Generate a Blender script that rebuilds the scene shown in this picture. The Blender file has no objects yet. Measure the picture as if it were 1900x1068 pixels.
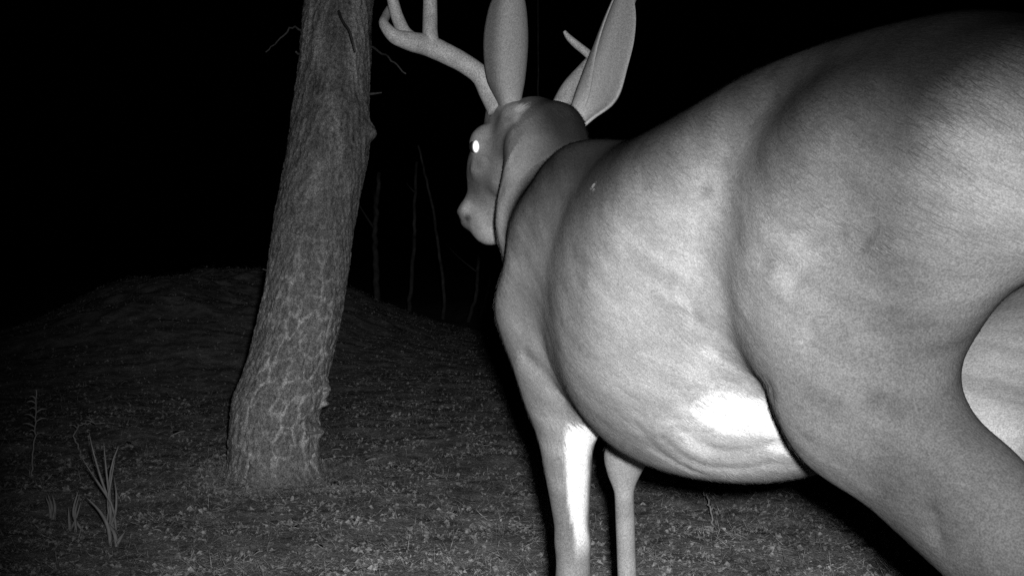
import bpy, math, random
import numpy as np
from mathutils import Vector, Matrix
from mathutils.bvhtree import BVHTree

random.seed(7)
RNG = np.random.default_rng(7)
scene = bpy.context.scene
col = scene.collection

# ------------------------------------------------------------------ camera
F_PX, CX, CY = 2238.0, 950.0, 534.0          # focal length and centre in photo pixels (1900 x 1068)
PITCH = math.atan(84.0 / F_PX)               # horizon sits 84 px above the picture's middle
CAM = np.array([0.0, 0.0, 0.81])
cam_data = bpy.data.cameras.new("trail_camera_lens")
cam_data.sensor_width = 36.0
cam_data.lens = 36.0 * F_PX / 1900.0
cam_data.clip_start = 0.02
cam_data.clip_end = 400.0
cam = bpy.data.objects.new("camera", cam_data)
cam.location = CAM
cam.rotation_euler = (math.radians(90) - PITCH, 0, 0)
col.objects.link(cam)
scene.camera = cam

# ------------------------------------------------------------------ night sky
world = bpy.data.worlds.new("World")
scene.world = world
world.use_nodes = True
bg = world.node_tree.nodes["Background"]
bg.inputs[0].default_value = (0.02, 0.02, 0.02, 1)
bg.inputs[1].default_value = 0.003

# ------------------------------------------------------------------ the flash: the only light in the place
def ray_dir(u, v):
    x, y = (u - CX) / F_PX, -(v - CY) / F_PX
    c, s = math.cos(PITCH), math.sin(PITCH)
    return np.array([x, c + y * s, y * c - s])

def P(u, v, Y):
    """photo pixel + distance Y along the ground -> point in metres"""
    d = ray_dir(u, v)
    return CAM + d * (Y / d[1])

fl = bpy.data.lights.new("infrared_flash", 'SPOT')
fl.energy = 290.0
fl.color = (1, 1, 1)
fl.spot_size = math.radians(58)
fl.spot_blend = 1.0
fl.shadow_soft_size = 0.016
flo = bpy.data.objects.new("infrared_flash", fl)
flo.location = (0.035, -0.01, 0.845)
aim = Vector(P(1080, 680, 2.0)) - Vector(flo.location)
flo.rotation_euler = aim.to_track_quat('-Z', 'Y').to_euler()
col.objects.link(flo)

vs = scene.view_settings
vs.view_transform = 'Standard'
vs.look = 'None'
vs.exposure = 0.0
vs.gamma = 1.0
vs.use_curve_mapping = False
scene.cycles.use_denoising = False
scene.cycles.caustics_reflective = False
scene.cycles.caustics_refractive = False
scene.cycles.sample_clamp_indirect = 0.4
scene.cycles.sample_clamp_direct = 4.0
scene.cycles.max_bounces = 4
scene.cycles.diffuse_bounces = 2
scene.cycles.glossy_bounces = 2

# ================================================================== helpers
def tag(o, label=None, cat=None, group=None, kind=None):
    if label: o["label"] = label
    if cat: o["category"] = cat
    if group: o["group"] = group
    if kind: o["kind"] = kind
    return o

def empty(name, loc=(0, 0, 0), rz=0.0):
    o = bpy.data.objects.new(name, None)
    o.location = loc
    o.rotation_euler = (0, 0, rz)
    o.empty_display_size = 0.1
    col.objects.link(o)
    return o

def np_mesh(name, verts, faces_list, smooth=True):
    """verts (n,3); faces_list: list of int arrays (m,k), one per polygon size"""
    me = bpy.data.meshes.new(name)
    verts = np.asarray(verts, dtype=np.float32)
    me.vertices.add(len(verts))
    me.vertices.foreach_set("co", verts.ravel())
    loops = np.concatenate([np.asarray(f, dtype=np.int32).ravel() for f in faces_list])
    counts = np.concatenate([np.full(len(f), np.asarray(f).shape[1], dtype=np.int32) for f in faces_list])
    starts = np.concatenate([[0], np.cumsum(counts)[:-1]]).astype(np.int32)
    me.loops.add(len(loops))
    me.loops.foreach_set("vertex_index", loops)
    me.polygons.add(len(counts))
    me.polygons.foreach_set("loop_start", starts)
    me.update(calc_edges=True)
    me.validate()
    me.polygons.foreach_set("use_smooth", np.full(len(me.polygons), smooth, dtype=bool))
    return me

def mesh_obj(name, me, mat, parent=None):
    o = bpy.data.objects.new(name, me)
    if mat: me.materials.append(mat)
    if parent: o.parent = parent
    col.objects.link(o)
    return o

def set_attr(me, name, vals):
    a = me.attributes.new(name, 'FLOAT', 'POINT')
    a.data.foreach_set("value", np.asarray(vals, dtype=np.float32))

def spline(xs, ys, x):
    """monotone-ish cubic (Catmull-Rom on non-uniform knots)"""
    xs = np.asarray(xs, float); ys = np.asarray(ys, float)
    m = np.gradient(ys, xs)
    x = np.clip(x, xs[0], xs[-1])
    i = np.clip(np.searchsorted(xs, x) - 1, 0, len(xs) - 2)
    h = xs[i + 1] - xs[i]
    t = (x - xs[i]) / h
    return ((2*t**3 - 3*t**2 + 1) * ys[i] + (t**3 - 2*t**2 + t) * h * m[i]
            + (-2*t**3 + 3*t**2) * ys[i + 1] + (t**3 - t**2) * h * m[i + 1])

def curve_pts(pts, n):
    """smooth curve through rows of pts (any number of columns)"""
    pts = np.asarray(pts, float)
    d = np.concatenate([[0], np.cumsum(np.linalg.norm(np.diff(pts[:, :3], axis=0), axis=1))])
    t = np.linspace(0, d[-1], n)
    return np.stack([spline(d, pts[:, k], t) for k in range(pts.shape[1])], 1)

def tube(path, seg=12, jitter=0.0, rng=None):
    """path rows: x y z r -> verts, quads (closed ends)"""
    path = np.asarray(path, float)
    n = len(path)
    p = path[:, :3]
    t = np.gradient(p, axis=0)
    t /= np.linalg.norm(t, axis=1)[:, None] + 1e-12
    ref = np.array([0.0, 0.0, 1.0]) if abs(t[0][2]) < 0.9 else np.array([1.0, 0, 0])
    a = np.cross(t[0], ref); a /= np.linalg.norm(a)
    V = []
    ang = np.linspace(0, 2*np.pi, seg, endpoint=False)
    for i in range(n):
        a = a - t[i] * np.dot(a, t[i]); a /= np.linalg.norm(a)
        b = np.cross(t[i], a)
        r = path[i, 3]
        rr = r * (1 + (jitter * rng.standard_normal(seg) if jitter else 0 * ang))
        V.append(p[i] + rr[:, None] * (np.cos(ang)[:, None] * a + np.sin(ang)[:, None] * b))
    V = np.concatenate(V)
    i, j = np.meshgrid(np.arange(n - 1), np.arange(seg), indexing='ij')
    i = i.ravel(); j = j.ravel(); j2 = (j + 1) % seg
    Q = np.stack([i*seg + j, i*seg + j2, (i+1)*seg + j2, (i+1)*seg + j], 1)
    V = np.concatenate([V, [p[0]], [p[-1]]])
    k = np.arange(seg); k2 = (k + 1) % seg
    T = np.concatenate([np.stack([k2, k, np.full(seg, n*seg)], 1),
                        np.stack([(n-1)*seg + k, (n-1)*seg + k2, np.full(seg, n*seg + 1)], 1)])
    return V, Q, T

def join_tubes(tubes):
    V, Q, T, off = [], [], [], 0
    for v, q, t in tubes:
        V.append(v); Q.append(q + off); T.append(t + off); off += len(v)
    return np.concatenate(V), np.concatenate(Q), np.concatenate(T)

def hash2(ix, iy, k):
    h = np.sin(ix * 127.1 + iy * 311.7 + k * 74.7) * 43758.5453
    return h - np.floor(h)

def vnoise(x, y, seed=0):
    ix, iy = np.floor(x), np.floor(y)
    fx, fy = x - ix, y - iy
    fx = fx*fx*(3 - 2*fx); fy = fy*fy*(3 - 2*fy)
    a = hash2(ix, iy, seed); b = hash2(ix+1, iy, seed); c = hash2(ix, iy+1, seed); d = hash2(ix+1, iy+1, seed)
    return (a*(1-fx) + b*fx)*(1-fy) + (c*(1-fx) + d*fx)*fy

def fbm(x, y, oct=4, seed=0):
    r = 0; amp = 0.5
    for o in range(oct):
        r = r + amp * vnoise(x, y, seed + o); x = x*2.03 + 11.3; y = y*2.03 + 5.7; amp *= 0.5
    return r

# ------------------------------------------------------------------ materials
def new_mat(name):
    m = bpy.data.materials.new(name); m.use_nodes = True
    nt = m.node_tree
    b = nt.nodes["Principled BSDF"]
    b.inputs["Specular IOR Level"].default_value = 0.15
    b.inputs["Roughness"].default_value = 0.85
    return m, nt, b

def grey_mat(name, lo, hi, scale=40.0, rough=0.85, bump=0.3, attr=None, detail=6, stretch=None, bump_dist=0.004, spec=0.15, grain=None):
    """grey surface varied by noise; with attr, the attribute is the base albedo that the noise multiplies"""
    m, nt, b = new_mat(name)
    N, L = nt.nodes, nt.links
    b.inputs["Roughness"].default_value = rough
    b.inputs["Specular IOR Level"].default_value = spec
    tc = N.new("ShaderNodeTexCoord")
    mp = N.new("ShaderNodeMapping"); L.new(tc.outputs["Object"], mp.inputs[0])
    if stretch: mp.inputs["Scale"].default_value = stretch
    nz = N.new("ShaderNodeTexNoise"); nz.inputs["Scale"].default_value = scale; nz.inputs["Detail"].default_value = detail
    nz.inputs["Roughness"].default_value = 0.65
    L.new(mp.outputs[0], nz.inputs["Vector"])
    mr = N.new("ShaderNodeMapRange"); L.new(nz.outputs["Fac"], mr.inputs[0])
    mr.inputs[1].default_value = 0.3; mr.inputs[2].default_value = 0.7
    mr.inputs[3].default_value = lo; mr.inputs[4].default_value = hi
    out = mr.outputs[0]
    if attr:
        at = N.new("ShaderNodeAttribute"); at.attribute_name = attr
        mu = N.new("ShaderNodeMath"); mu.operation = 'MULTIPLY'
        L.new(at.outputs["Fac"], mu.inputs[0]); L.new(out, mu.inputs[1]); out = mu.outputs[0]
    if grain:                                   # fine speckle of the surface itself
        gn = N.new("ShaderNodeTexNoise"); gn.inputs["Scale"].default_value = grain[0]; gn.inputs["Detail"].default_value = 1.0
        L.new(tc.outputs["Object"], gn.inputs["Vector"])
        gm = N.new("ShaderNodeMapRange"); L.new(gn.outputs["Fac"], gm.inputs[0])
        gm.inputs[1].default_value = 0.32; gm.inputs[2].default_value = 0.68
        gm.inputs[3].default_value = 1 - grain[1]; gm.inputs[4].default_value = 1 + grain[1]
        g2 = N.new("ShaderNodeMath"); g2.operation = 'MULTIPLY'
        L.new(out, g2.inputs[0]); L.new(gm.outputs[0], g2.inputs[1]); out = g2.outputs[0]
    cb = N.new("ShaderNodeCombineColor")
    for k in range(3): L.new(out, cb.inputs[k])
    L.new(cb.outputs[0], b.inputs["Base Color"])
    if bump:
        bp = N.new("ShaderNodeBump"); bp.inputs["Strength"].default_value = bump; bp.inputs["Distance"].default_value = bump_dist
        L.new(nz.outputs["Fac"], bp.inputs["Height"]); L.new(bp.outputs[0], b.inputs["Normal"])
    return m

M = {}
M['coat'] = grey_mat('deer_coat', 0.86, 1.14, 260.0, 0.9, 0.25, attr='coat', detail=3, stretch=(0.35, 1, 1), bump_dist=0.003, spec=0.0, grain=(600, 0.24))
M['fur'] = grey_mat('deer_fur', 0.85, 1.15, 900.0, 1.0, 0.0, attr='coat', spec=0.0, grain=(700, 0.18))
M['antler'] = grey_mat('antler_bone', 0.16, 0.23, 60.0, 0.6, 0.35, detail=5, spec=0.2, grain=(480, 0.32))
M['hoof'] = grey_mat('hoof_horn', 0.03, 0.06, 60.0, 0.5, 0.2)
M['nose'] = grey_mat('nose_pad', 0.04, 0.07, 300.0, 0.5, 0.4)
M['eyeball'] = grey_mat('eyeball', 0.01, 0.015, 10.0, 0.15, 0.0, spec=0.5)
m, nt, b = new_mat('eye_tapetum')
b.inputs["Base Color"].default_value = (0.95, 0.95, 0.95, 1); b.inputs["Metallic"].default_value = 1.0
b.inputs["Roughness"].default_value = 0.5
M['tapetum'] = m
M['bark'] = grey_mat('pine_bark', 0.5, 1.5, 80.0, 0.9, 1.0, attr='bark', detail=9, bump_dist=0.01, grain=(270, 0.5))
M['twig'] = grey_mat('dead_twig', 0.05, 0.14, 120.0, 0.9, 0.4)
M['sapling'] = grey_mat('sapling_bark', 0.02, 0.15, 9.0, 0.9, 0.5)
M['ground'] = grey_mat('forest_floor', 0.10, 0.44, 9.0, 0.95, 1.0, detail=10, bump_dist=0.02, grain=(230, 0.5))
M['litter'] = grey_mat('leaf_litter', 0.10, 0.46, 4.5, 0.9, 0.0, detail=8, grain=(170, 0.55))
M['stub'] = grey_mat('broken_stub', 0.2, 0.36, 80.0, 0.9, 0.4)
M['leaf'] = grey_mat('pale_leaf', 0.34, 0.5, 60.0, 0.8, 0.3)
M['grass'] = grey_mat('grass_blade', 0.24, 0.4, 30.0, 0.8, 0.0)
M['needle'] = grey_mat('pine_needle', 0.06, 0.1, 20.0, 0.8, 0.0)

# ================================================================== forest floor
def terrain(x, y):
    z = 0.05*(fbm(x*3.1 + 7, y*3.1, 3, 33) - 0.44) + 0.035 * (fbm(x*1.3, y*1.3, 4, 3) - 0.47) + 0.022 * (fbm(x*9, y*9, 3, 9) - 0.43) + 0.012 * (fbm(x*32, y*26, 2, 15) - 0.37)
    a = np.exp(-(np.abs(x + 2.26) / 1.37)**3)
    yy = (y - 6.2) / 3.3
    ramp = np.clip(yy, 0, 1); ramp = ramp*ramp*(3 - 2*ramp)
    back = np.clip((y - 10.2) / 3.0, 0, 1); back = back*back*(3 - 2*back)
    mound = 0.52 * a * ramp * (1 - back) * (1 + 0.55*(fbm(x*1.6, y*1.6, 4, 21) - 0.45))
    far = 0.25 * np.clip((np.hypot(x, y) - 12) / 40, 0, 1) * (fbm(x*0.15, y*0.15, 3, 5) - 0.4) * 8
    return z + mound + far

def graded(lo, hi, step, far, grow=1.22):
    a = list(np.arange(lo, hi + step/2, step))
    s, x = step, a[-1]
    while x < far: s *= grow; x += s; a.append(x)
    s, x = step, a[0]
    while x > -far: s *= grow; x -= s; a.insert(0, x)
    return np.array(a)

gx = graded(-4.4, 2.0, 0.025, 150.0); gy = graded(2.4, 10.2, 0.025, 150.0)
GX, GY = np.meshgrid(gx, gy, indexing='ij')
GZ = terrain(GX, GY)
nx, ny = GX.shape
idx = np.arange(nx*ny).reshape(nx, ny)
Q = np.stack([idx[:-1, :-1], idx[1:, :-1], idx[1:, 1:], idx[:-1, 1:]], -1).reshape(-1, 4)
ground = mesh_obj("ground", np_mesh("ground", np.stack([GX, GY, GZ], -1).reshape(-1, 3), [Q]), M['ground'])
tag(ground, kind="structure", label="dark forest floor of packed dirt and dead leaves rising into a low mound", cat="ground")

# dead leaves, needles and crumbs strewn on the floor: nobody could count them
TRUNK_X = float(P(510, 893, 4.15)[0])
def litter_mesh(n):
    y = 2.5 + 8.2 * RNG.random(n)**1.45
    x = (-0.52 + 0.92 * RNG.random(n)) * y
    m_ = n//26                                   # some drifted against the trunk's foot
    aa = RNG.random(m_)*2*np.pi; rr = 0.11 + np.abs(RNG.normal(0, 0.16, m_))
    x[:m_] = TRUNK_X + rr*np.cos(aa); y[:m_] = 4.15 + rr*np.sin(aa)
    z = terrain(x, y)
    z[:m_] += 0.03*np.clip(1 - (rr - 0.14)/0.10, 0, 1)*RNG.random(m_)**1.5
    kind = RNG.random(n)
    L = np.where(kind < 0.5, 0.02 + 0.05*RNG.random(n), 0.006 + 0.016*RNG.random(n)**2)
    W = np.where(kind < 0.5, 0.0012 + 0.0016*RNG.random(n), L * (0.5 + 0.5*RNG.random(n)))
    az = RNG.random(n) * 2*np.pi
    tilt = RNG.normal(0, 0.4, n); roll = RNG.normal(0, 0.55, n)
    dx = np.stack([np.cos(az)*np.cos(tilt), np.sin(az)*np.cos(tilt), np.sin(tilt)], 1)
    sd = np.stack([-np.sin(az)*np.cos(roll), np.cos(az)*np.cos(roll), np.sin(roll)], 1)
    c = np.stack([x, y, z + 0.003 + 0.45*L*np.abs(np.sin(tilt)) + 0.5*W*np.abs(np.sin(roll))], 1)
    up = np.cross(dx, sd)
    # a bent leaf: six corners, two quads folded along the middle
    A = c - dx*L[:, None]/2; B = c + dx*L[:, None]/2
    fold = up * (W*0.25)[:, None]
    S1 = c + sd*W[:, None]/2 + fold; S2 = c - sd*W[:, None]/2 + fold
    V = np.stack([A, S2, B, S1], 1).reshape(-1, 3)
    i = np.arange(n)*4
    T = np.concatenate([np.stack([i, i+1, i+2], 1), np.stack([i, i+2, i+3], 1)])
    return V, T
V, T = litter_mesh(110000)
lit = mesh_obj("leaf_litter", np_mesh("leaf_litter", V, [T], smooth=False), M['litter'])
tag(lit, "carpet of small dead leaves and needles strewn over the dark ground", "leaf litter", kind="stuff")

# ================================================================== pine trunk
TY = 4.15
tree = empty("pine_tree", P(508, 893, TY) * np.array([1, 1, 0]))
tag(tree, "leaning pine trunk with plated bark and dead twig stubs, standing before the mound", "tree")
BASE = np.array(tree.location)
edges = [(-12, 632, 124), (0, 629, 125), (90, 623, 130), (180, 617, 136), (300, 605, 150), (400, 586, 150), (520, 569, 148), (580, 559, 148),
         (640, 545, 150), (690, 531, 155), (730, 519, 163), (800, 508, 160), (850, 508, 162), (893, 509, 170), (925, 510, 176), (955, 510, 184)]
axis = []
for v, u, w in edges[::-1]:
    p = P(u, v, TY); axis.append([p[0], p[1], p[2], w/2/F_PX*TY])
axis = np.array(axis)
top = axis[-1]
ext = []
for k, (dz, dxx, r) in enumerate([(0.6, 0.05, 0.112), (1.5, 0.1, 0.105), (3.0, 0.16, 0.09), (5.0, 0.2, 0.065), (7.0, 0.22, 0.03), (8.0, 0.22, 0.008)]):
    ext.append([top[0] + dxx, top[1] + dz*0.01, top[2] + dz, r])
axis = np.concatenate([axis, ext])
zs = np.concatenate([np.arange(axis[0, 2], 1.75, 0.0045), np.linspace(1.76, axis[-1, 2], 60)])
NT = 230
th = np.linspace(0, 2*np.pi, NT, endpoint=False)
ax = spline(axis[:, 2], axis[:, 0], zs); ay = spline(axis[:, 2], axis[:, 1], zs); ar = np.maximum(spline(axis[:, 2], axis[:, 3], zs), 0.004)
TH, ZZ = np.meshgrid(th, zs)
AR = ar[:, None] + 0*TH
def voronoi_edge(u, v, per, seed):
    """distance to cell border (F2-F1) and a value per cell; u wraps at per cells"""
    iu, iv = np.floor(u), np.floor(v)
    f1 = np.full(u.shape, 9.0); f2 = np.full(u.shape, 9.0); cid = np.zeros(u.shape)
    for a in (-2, -1, 0, 1, 2):
        for c in (-2, -1, 0, 1, 2):
            cu, cv = iu + a, iv + c
            w = np.mod(cu, per)
            pu = cu + 0.1 + 0.8*hash2(w, cv, seed); pv = cv + 0.1 + 0.8*hash2(w, cv, seed + 5)
            d = np.hypot(u - pu, v - pv)
            new = d < f1
            f2 = np.where(new, f1, np.minimum(f2, d)); cid = np.where(new, hash2(w, cv, seed + 9), cid); f1 = np.where(new, d, f1)
    return f2 - f1, cid
wob = 0.75*(fbm(np.cos(TH)*5 + 9, np.sin(TH)*5 + ZZ*22, 3, 2) - 0.45)
PER = 19
e1, c1 = voronoi_edge(TH/(2*np.pi)*PER + wob, ZZ/0.070 + wob*1.6, PER, 31)
e2, c2 = voronoi_edge(TH/(2*np.pi)*41 + wob, ZZ/0.033 + wob, 41, 47)
n1 = fbm(np.cos(TH)*4 + 3, np.sin(TH)*4 + ZZ*9, 5, 12)
n2 = fbm(np.cos(TH)*14 + 3, np.sin(TH)*14 + ZZ*40, 4, 17)
low = np.clip((1.0 - ZZ)/0.75, 0.12, 1)                          # plates strongest near the foot
fur = np.clip(1 - e1/0.24, 0, 1)**0.8 * np.clip(0.22 + 2.2*(n1 - 0.32), 0, 1)
fur2 = np.clip(1 - e2/0.3, 0, 1)
upper = np.clip((ZZ - 0.9)/0.35, 0, 1)
disp = (0.006*low*(1 - fur) + 0.0025*fur2*-1 + 0.012*(n1 - 0.47) + 0.013*(n2 - 0.47) + 0.003*(c1 - 0.5)*low)
# knots and the torn notch on the right side, found by their pixel rows
def bump_at(u, v, du, dv, amt):
    """raised (or cut) patch centred where photo pixel (u,v) meets the trunk's visible side"""
    p = P(u, v, TY); k = np.interp(p[2], zs, np.arange(len(zs)))
    r = np.interp(p[2], zs, ar); x0 = np.interp(p[2], zs, ax)
    sx = np.clip((p[0] - x0)/r, -0.99, 0.99)
    t0 = 2*np.pi - math.acos(sx)                                # camera-facing half (y negative)
    dth = (TH - t0 + np.pi) % (2*np.pi) - np.pi
    return amt*np.exp(-(dth*AR/(du/F_PX*TY))**2 - ((ZZ - p[2])/(dv/F_PX*TY))**2)
disp += bump_at(683, 248, 14, 17, 0.034) + bump_at(668, 215, 16, 22, 0.012) + bump_at(625, 240, 18, 18, 0.012) + bump_at(552, 185, 8, 60, 0.008)
disp += bump_at(606, 722, 9, 16, 0.024) + bump_at(600, 748, 7, 6, 0.022) + bump_at(590, 772, 17, 11, -0.042) + bump_at(597, 800, 8, 9, 0.020) + bump_at(570, 778, 20, 8, -0.016) + bump_at(586, 830, 14, 40, 0.012)
disp += bump_at(650, 110, 7, 50, -0.006) + bump_at(598, 110, 8, 22, 0.007) + bump_at(620, 200, 30, 8, -0.007)
flare = np.exp(-np.clip(ZZ, 0, 9)/0.03)*0.012*(0.4 + np.cos(TH*4 + 1.0)**2)
R = AR + disp + flare
patch = fbm(np.cos(TH)*3 + 30, np.sin(TH)*3 + ZZ*6, 4, 44)
bark = 0.165 + 0.10*low + 0.50*fur*low + 0.09*(patch - 0.45) + 0.03*(c1 - 0.5) + 0.16*(n2 - 0.45)
bark += bump_at(462, 780, 60, 190, 0.02)
bark += upper*np.clip((patch - 0.5)*0.9, -0.03, 0.12)
bark += bump_at(598, 112, 9, 22, 0.09) + bump_at(655, 110, 6, 45, 0.08) + bump_at(618, 235, 22, 16, 0.06) + bump_at(622, 165, 30, 14, -0.05)
TV = np.stack([ax[:, None] + R*np.cos(TH), ay[:, None] + R*np.sin(TH), ZZ + 0*TH], -1).reshape(-1, 3) - BASE
nz_, nt_ = TH.shape
i, j = np.meshgrid(np.arange(nz_ - 1), np.arange(nt_), indexing='ij'); i = i.ravel(); j = j.ravel(); j2 = (j + 1) % nt_
Q = np.stack([i*nt_ + j, i*nt_ + j2, (i+1)*nt_ + j2, (i+1)*nt_ + j], 1)
me = np_mesh("trunk", TV, [Q])
set_attr(me, "bark", np.clip(bark, 0.03, 0.6).ravel())
mesh_obj("trunk", me, M['bark'], tree)

def twig(parent, base, pts, r0, r1, name="dead_twig", mat='twig', n=14, jit=0.0, kinks=0.0):
    pts = np.asarray(pts, float) - base
    p = curve_pts(pts, n)
    if kinks: p[1:-1] += RNG.normal(0, kinks, (n - 2, 3))
    rr = np.linspace(r0, r1, n)
    v, q, t = tube(np.column_stack([p, rr]), 6)
    return mesh_obj(name, np_mesh(name, v, [q, t]), M[mat], parent)
# dead twigs and stubs still on the trunk
def trunk_edge(v, side):
    p = P(600, v, TY); k = p[2]
    return np.array([np.interp(k, zs, ax) + side*np.interp(k, zs, ar)*0.9, TY, k])
twig(tree, BASE, [trunk_edge(82, 1), P(705, 97, 4.1), P(728, 112, 4.05), P(753, 137, 4.0)], 0.0045, 0.0022, kinks=0.002)
twig(tree, BASE, [trunk_edge(175, 1), P(693, 174, 4.12), P(708, 172, 4.1)], 0.006, 0.002)
twig(tree, BASE, [trunk_edge(62, -1), P(545, 50, 4.1), P(520, 72, 4.05), P(493, 97, 4.0)], 0.004, 0.0018, kinks=0.002)
twig(tree, BASE, [P(628, 20, TY - 0.1), P(636, 40, 3.9), P(650, 62, 3.8), P(659, 95, 3.74)], 0.0055, 0.003, kinks=0.001)
twig(tree, BASE, [trunk_edge(100, -1), P(553, 100, 4.12), P(549, 96, 4.1)], 0.006, 0.003)
twig(tree, BASE, [trunk_edge(501, -1), P(494, 501, 4.12), P(488, 499, 4.1)], 0.005, 0.002)
twig(tree, BASE, [trunk_edge(725, 1), P(604, 724, 4.1), P(613, 722, 4.08)], 0.006, 0.003, name="broken_stub", mat='stub')
twig(tree, BASE, [P(570, 802, 4.05), P(585, 802, 4.02), P(597, 800, 3.98)], 0.007, 0.003, name="broken_stub", mat='stub')
# limbs and crown above the frame
crown_tubes = []
nv, nq = [], []
for k in range(26):
    z = 3.4 + 4.6*k/26 + RNG.random()*0.15
    a = k*2.4 + RNG.random()*0.5; ln = 1.9*(1 - (z - 3.0)/6.2) + 0.3
    o = np.array([np.interp(z, zs, ax), np.interp(z, zs, ay), z])
    d = np.array([math.cos(a), math.sin(a), 0.18])
    pts = [o, o + d*ln*0.5 + [0, 0, 0.02], o + d*ln + [0, 0, -0.05]]
    c = curve_pts(np.asarray(pts) - BASE, 8)
    crown_tubes.append(tube(np.column_stack([c, np.linspace(0.022, 0.005, 8)]), 5))
    for _ in range(420):
        t = 0.25 + 0.75*RNG.random(); q = c[min(7, int(t*7))] + RNG.normal(0, 0.11, 3)
        dd = d*0.6 + RNG.normal(0, 0.6, 3); dd /= np.linalg.norm(dd)
        s = np.cross(dd, RNG.normal(0, 1, 3)); s /= np.linalg.norm(s)
        nv += [q - s*0.003, q + s*0.003, q + dd*0.12]
v, q, t = join_tubes(crown_tubes)
mesh_obj("limb", np_mesh("limb", v, [q, t]), M['twig'], tree)
nv = np.array(nv)
cr = mesh_obj("crown", np_mesh("crown", nv, [np.arange(len(nv)).reshape(-1, 3)], smooth=False), M['needle'], tree)
cr["kind"] = "stuff"

# ================================================================== saplings and undergrowth
def sapling(pts, r0, r1, label, twigs=0, name="bare_sapling", group="bare saplings in the dark behind the mound"):
    """pts: (u, v, Y) from the foot upward; the foot is carried down to the ground"""
    w = [P(u, v, Y + 3.2) for u, v, Y in pts]; r0 *= 1.7; r1 *= 1.7
    foot = w[0].copy(); foot[2] = float(terrain(np.array(foot[0]), np.array(foot[1]))) - 0.02
    rt = empty(name, foot)
    tag(rt, label, "sapling", group)
    path = [foot] + [q for q in w if q[2] > foot[2] + 0.05]
    c = curve_pts(np.array(path) - foot, 26)
    c[1:-1, :2] += RNG.normal(0, r0*0.22, (24, 2))
    v, q, t = tube(np.column_stack([c, np.linspace(r0, r1, 26)]), 7)
    mesh_obj("trunk", np_mesh("trunk", v, [q, t]), M['sapling'], rt)
    for k in range(twigs):
        i = RNG.integers(5, 24); a = RNG.random()*2*np.pi; ln = 0.12 + 0.3*RNG.random()
        d = np.array([math.cos(a), math.sin(a), 0.6 + 0.6*RNG.random()])
        pp = curve_pts([c[i], c[i] + d*ln*0.5, c[i] + d*ln*0.9 + [0, 0, 0.08*ln]], 6)
        v, q, t = tube(np.column_stack([pp, np.linspace(r0*0.4, 0.001, 6)]), 5)
        mesh_obj("branch", np_mesh("branch", v, [q, t]), M['twig'], rt)
    return rt
sapling([(822, 660, 8.6), (824, 560, 8.6), (812, 450, 8.65), (800, 370, 8.6), (783, 300, 8.6), (776, 270, 8.6)],
        0.011, 0.006, "thin crooked bare sapling bowing away from the pine, behind the deer's muzzle", 1)
sapling([(757, 625, 9.0), (762, 540, 9.0), (768, 450, 9.0), (770, 375, 9.0), (773, 300, 9.0)],
        0.014, 0.008, "straight bare sapling at the foot of the mound's falling slope", 1)
sapling([(868, 655, 8.8), (880, 560, 8.8), (888, 470, 8.8), (893, 400, 8.8), (898, 330, 8.8)],
        0.012, 0.006, "slim bare sapling leaning toward the deer's chest", 1)
sapling([(890, 640, 9.8), (905, 540, 9.8), (915, 460, 9.8), (922, 380, 9.8)],
        0.010, 0.005, "faint hair-thin sapling just beside the deer's chest in the dark", 0)
sapling([(700, 590, 9.2), (698, 500, 9.2), (695, 420, 9.2), (700, 370, 9.2), (704, 320, 9.2)],
        0.022, 0.012, "rough-barked thicker sapling just behind the pine trunk's edge", 2)
sapling([(1002, 690, 9.5), (1000, 400, 9.5), (998, 30, 9.5), (997, -80, 9.5)],
        0.007, 0.004, "hair-thin sapling stem rising behind the deer's upright ear", 0)

def blade(parent, base, pts, w, name="blade"):
    """a folded grass blade through world points"""
    c = curve_pts(np.asarray(pts) - base, 10)
    t = np.gradient(c, axis=0)
    toc = CAM - base; toc[2] = 0
    s = np.cross(t, toc + RNG.normal(0, 0.5, 3)); s /= np.linalg.norm(s, axis=1)[:, None] + 1e-9
    nrm = np.cross(s, t); nrm /= np.linalg.norm(nrm, axis=1)[:, None] + 1e-9
    ww = w*np.array([0.6, 0.9, 1, 1, 0.95, 0.88, 0.75, 0.6, 0.4, 0.05])[:, None]
    V = np.concatenate([c - s*ww, c - nrm*ww*0.5, c + s*ww, c - nrm*ww*0.1])
    k = np.arange(9)
    Q = np.concatenate([np.stack([a*10 + k, b*10 + k, b*10 + k + 1, a*10 + k + 1], 1) for a, b in ((0, 1), (1, 2), (2, 3), (3, 0))])
    return mesh_obj(name, np_mesh(name, V, [Q]), M['grass'], parent)

def gpoint(u, v):
    """where a photo pixel meets the floor"""
    d = ray_dir(u, v); y = 3.0
    for _ in range(60):
        p = CAM + d*(y/d[1]); y += (p[2] - float(terrain(np.array(p[0]), np.array(p[1]))))*1.5
        y = min(max(y, 1.0), 12)
    return CAM + d*(y/d[1])

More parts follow.
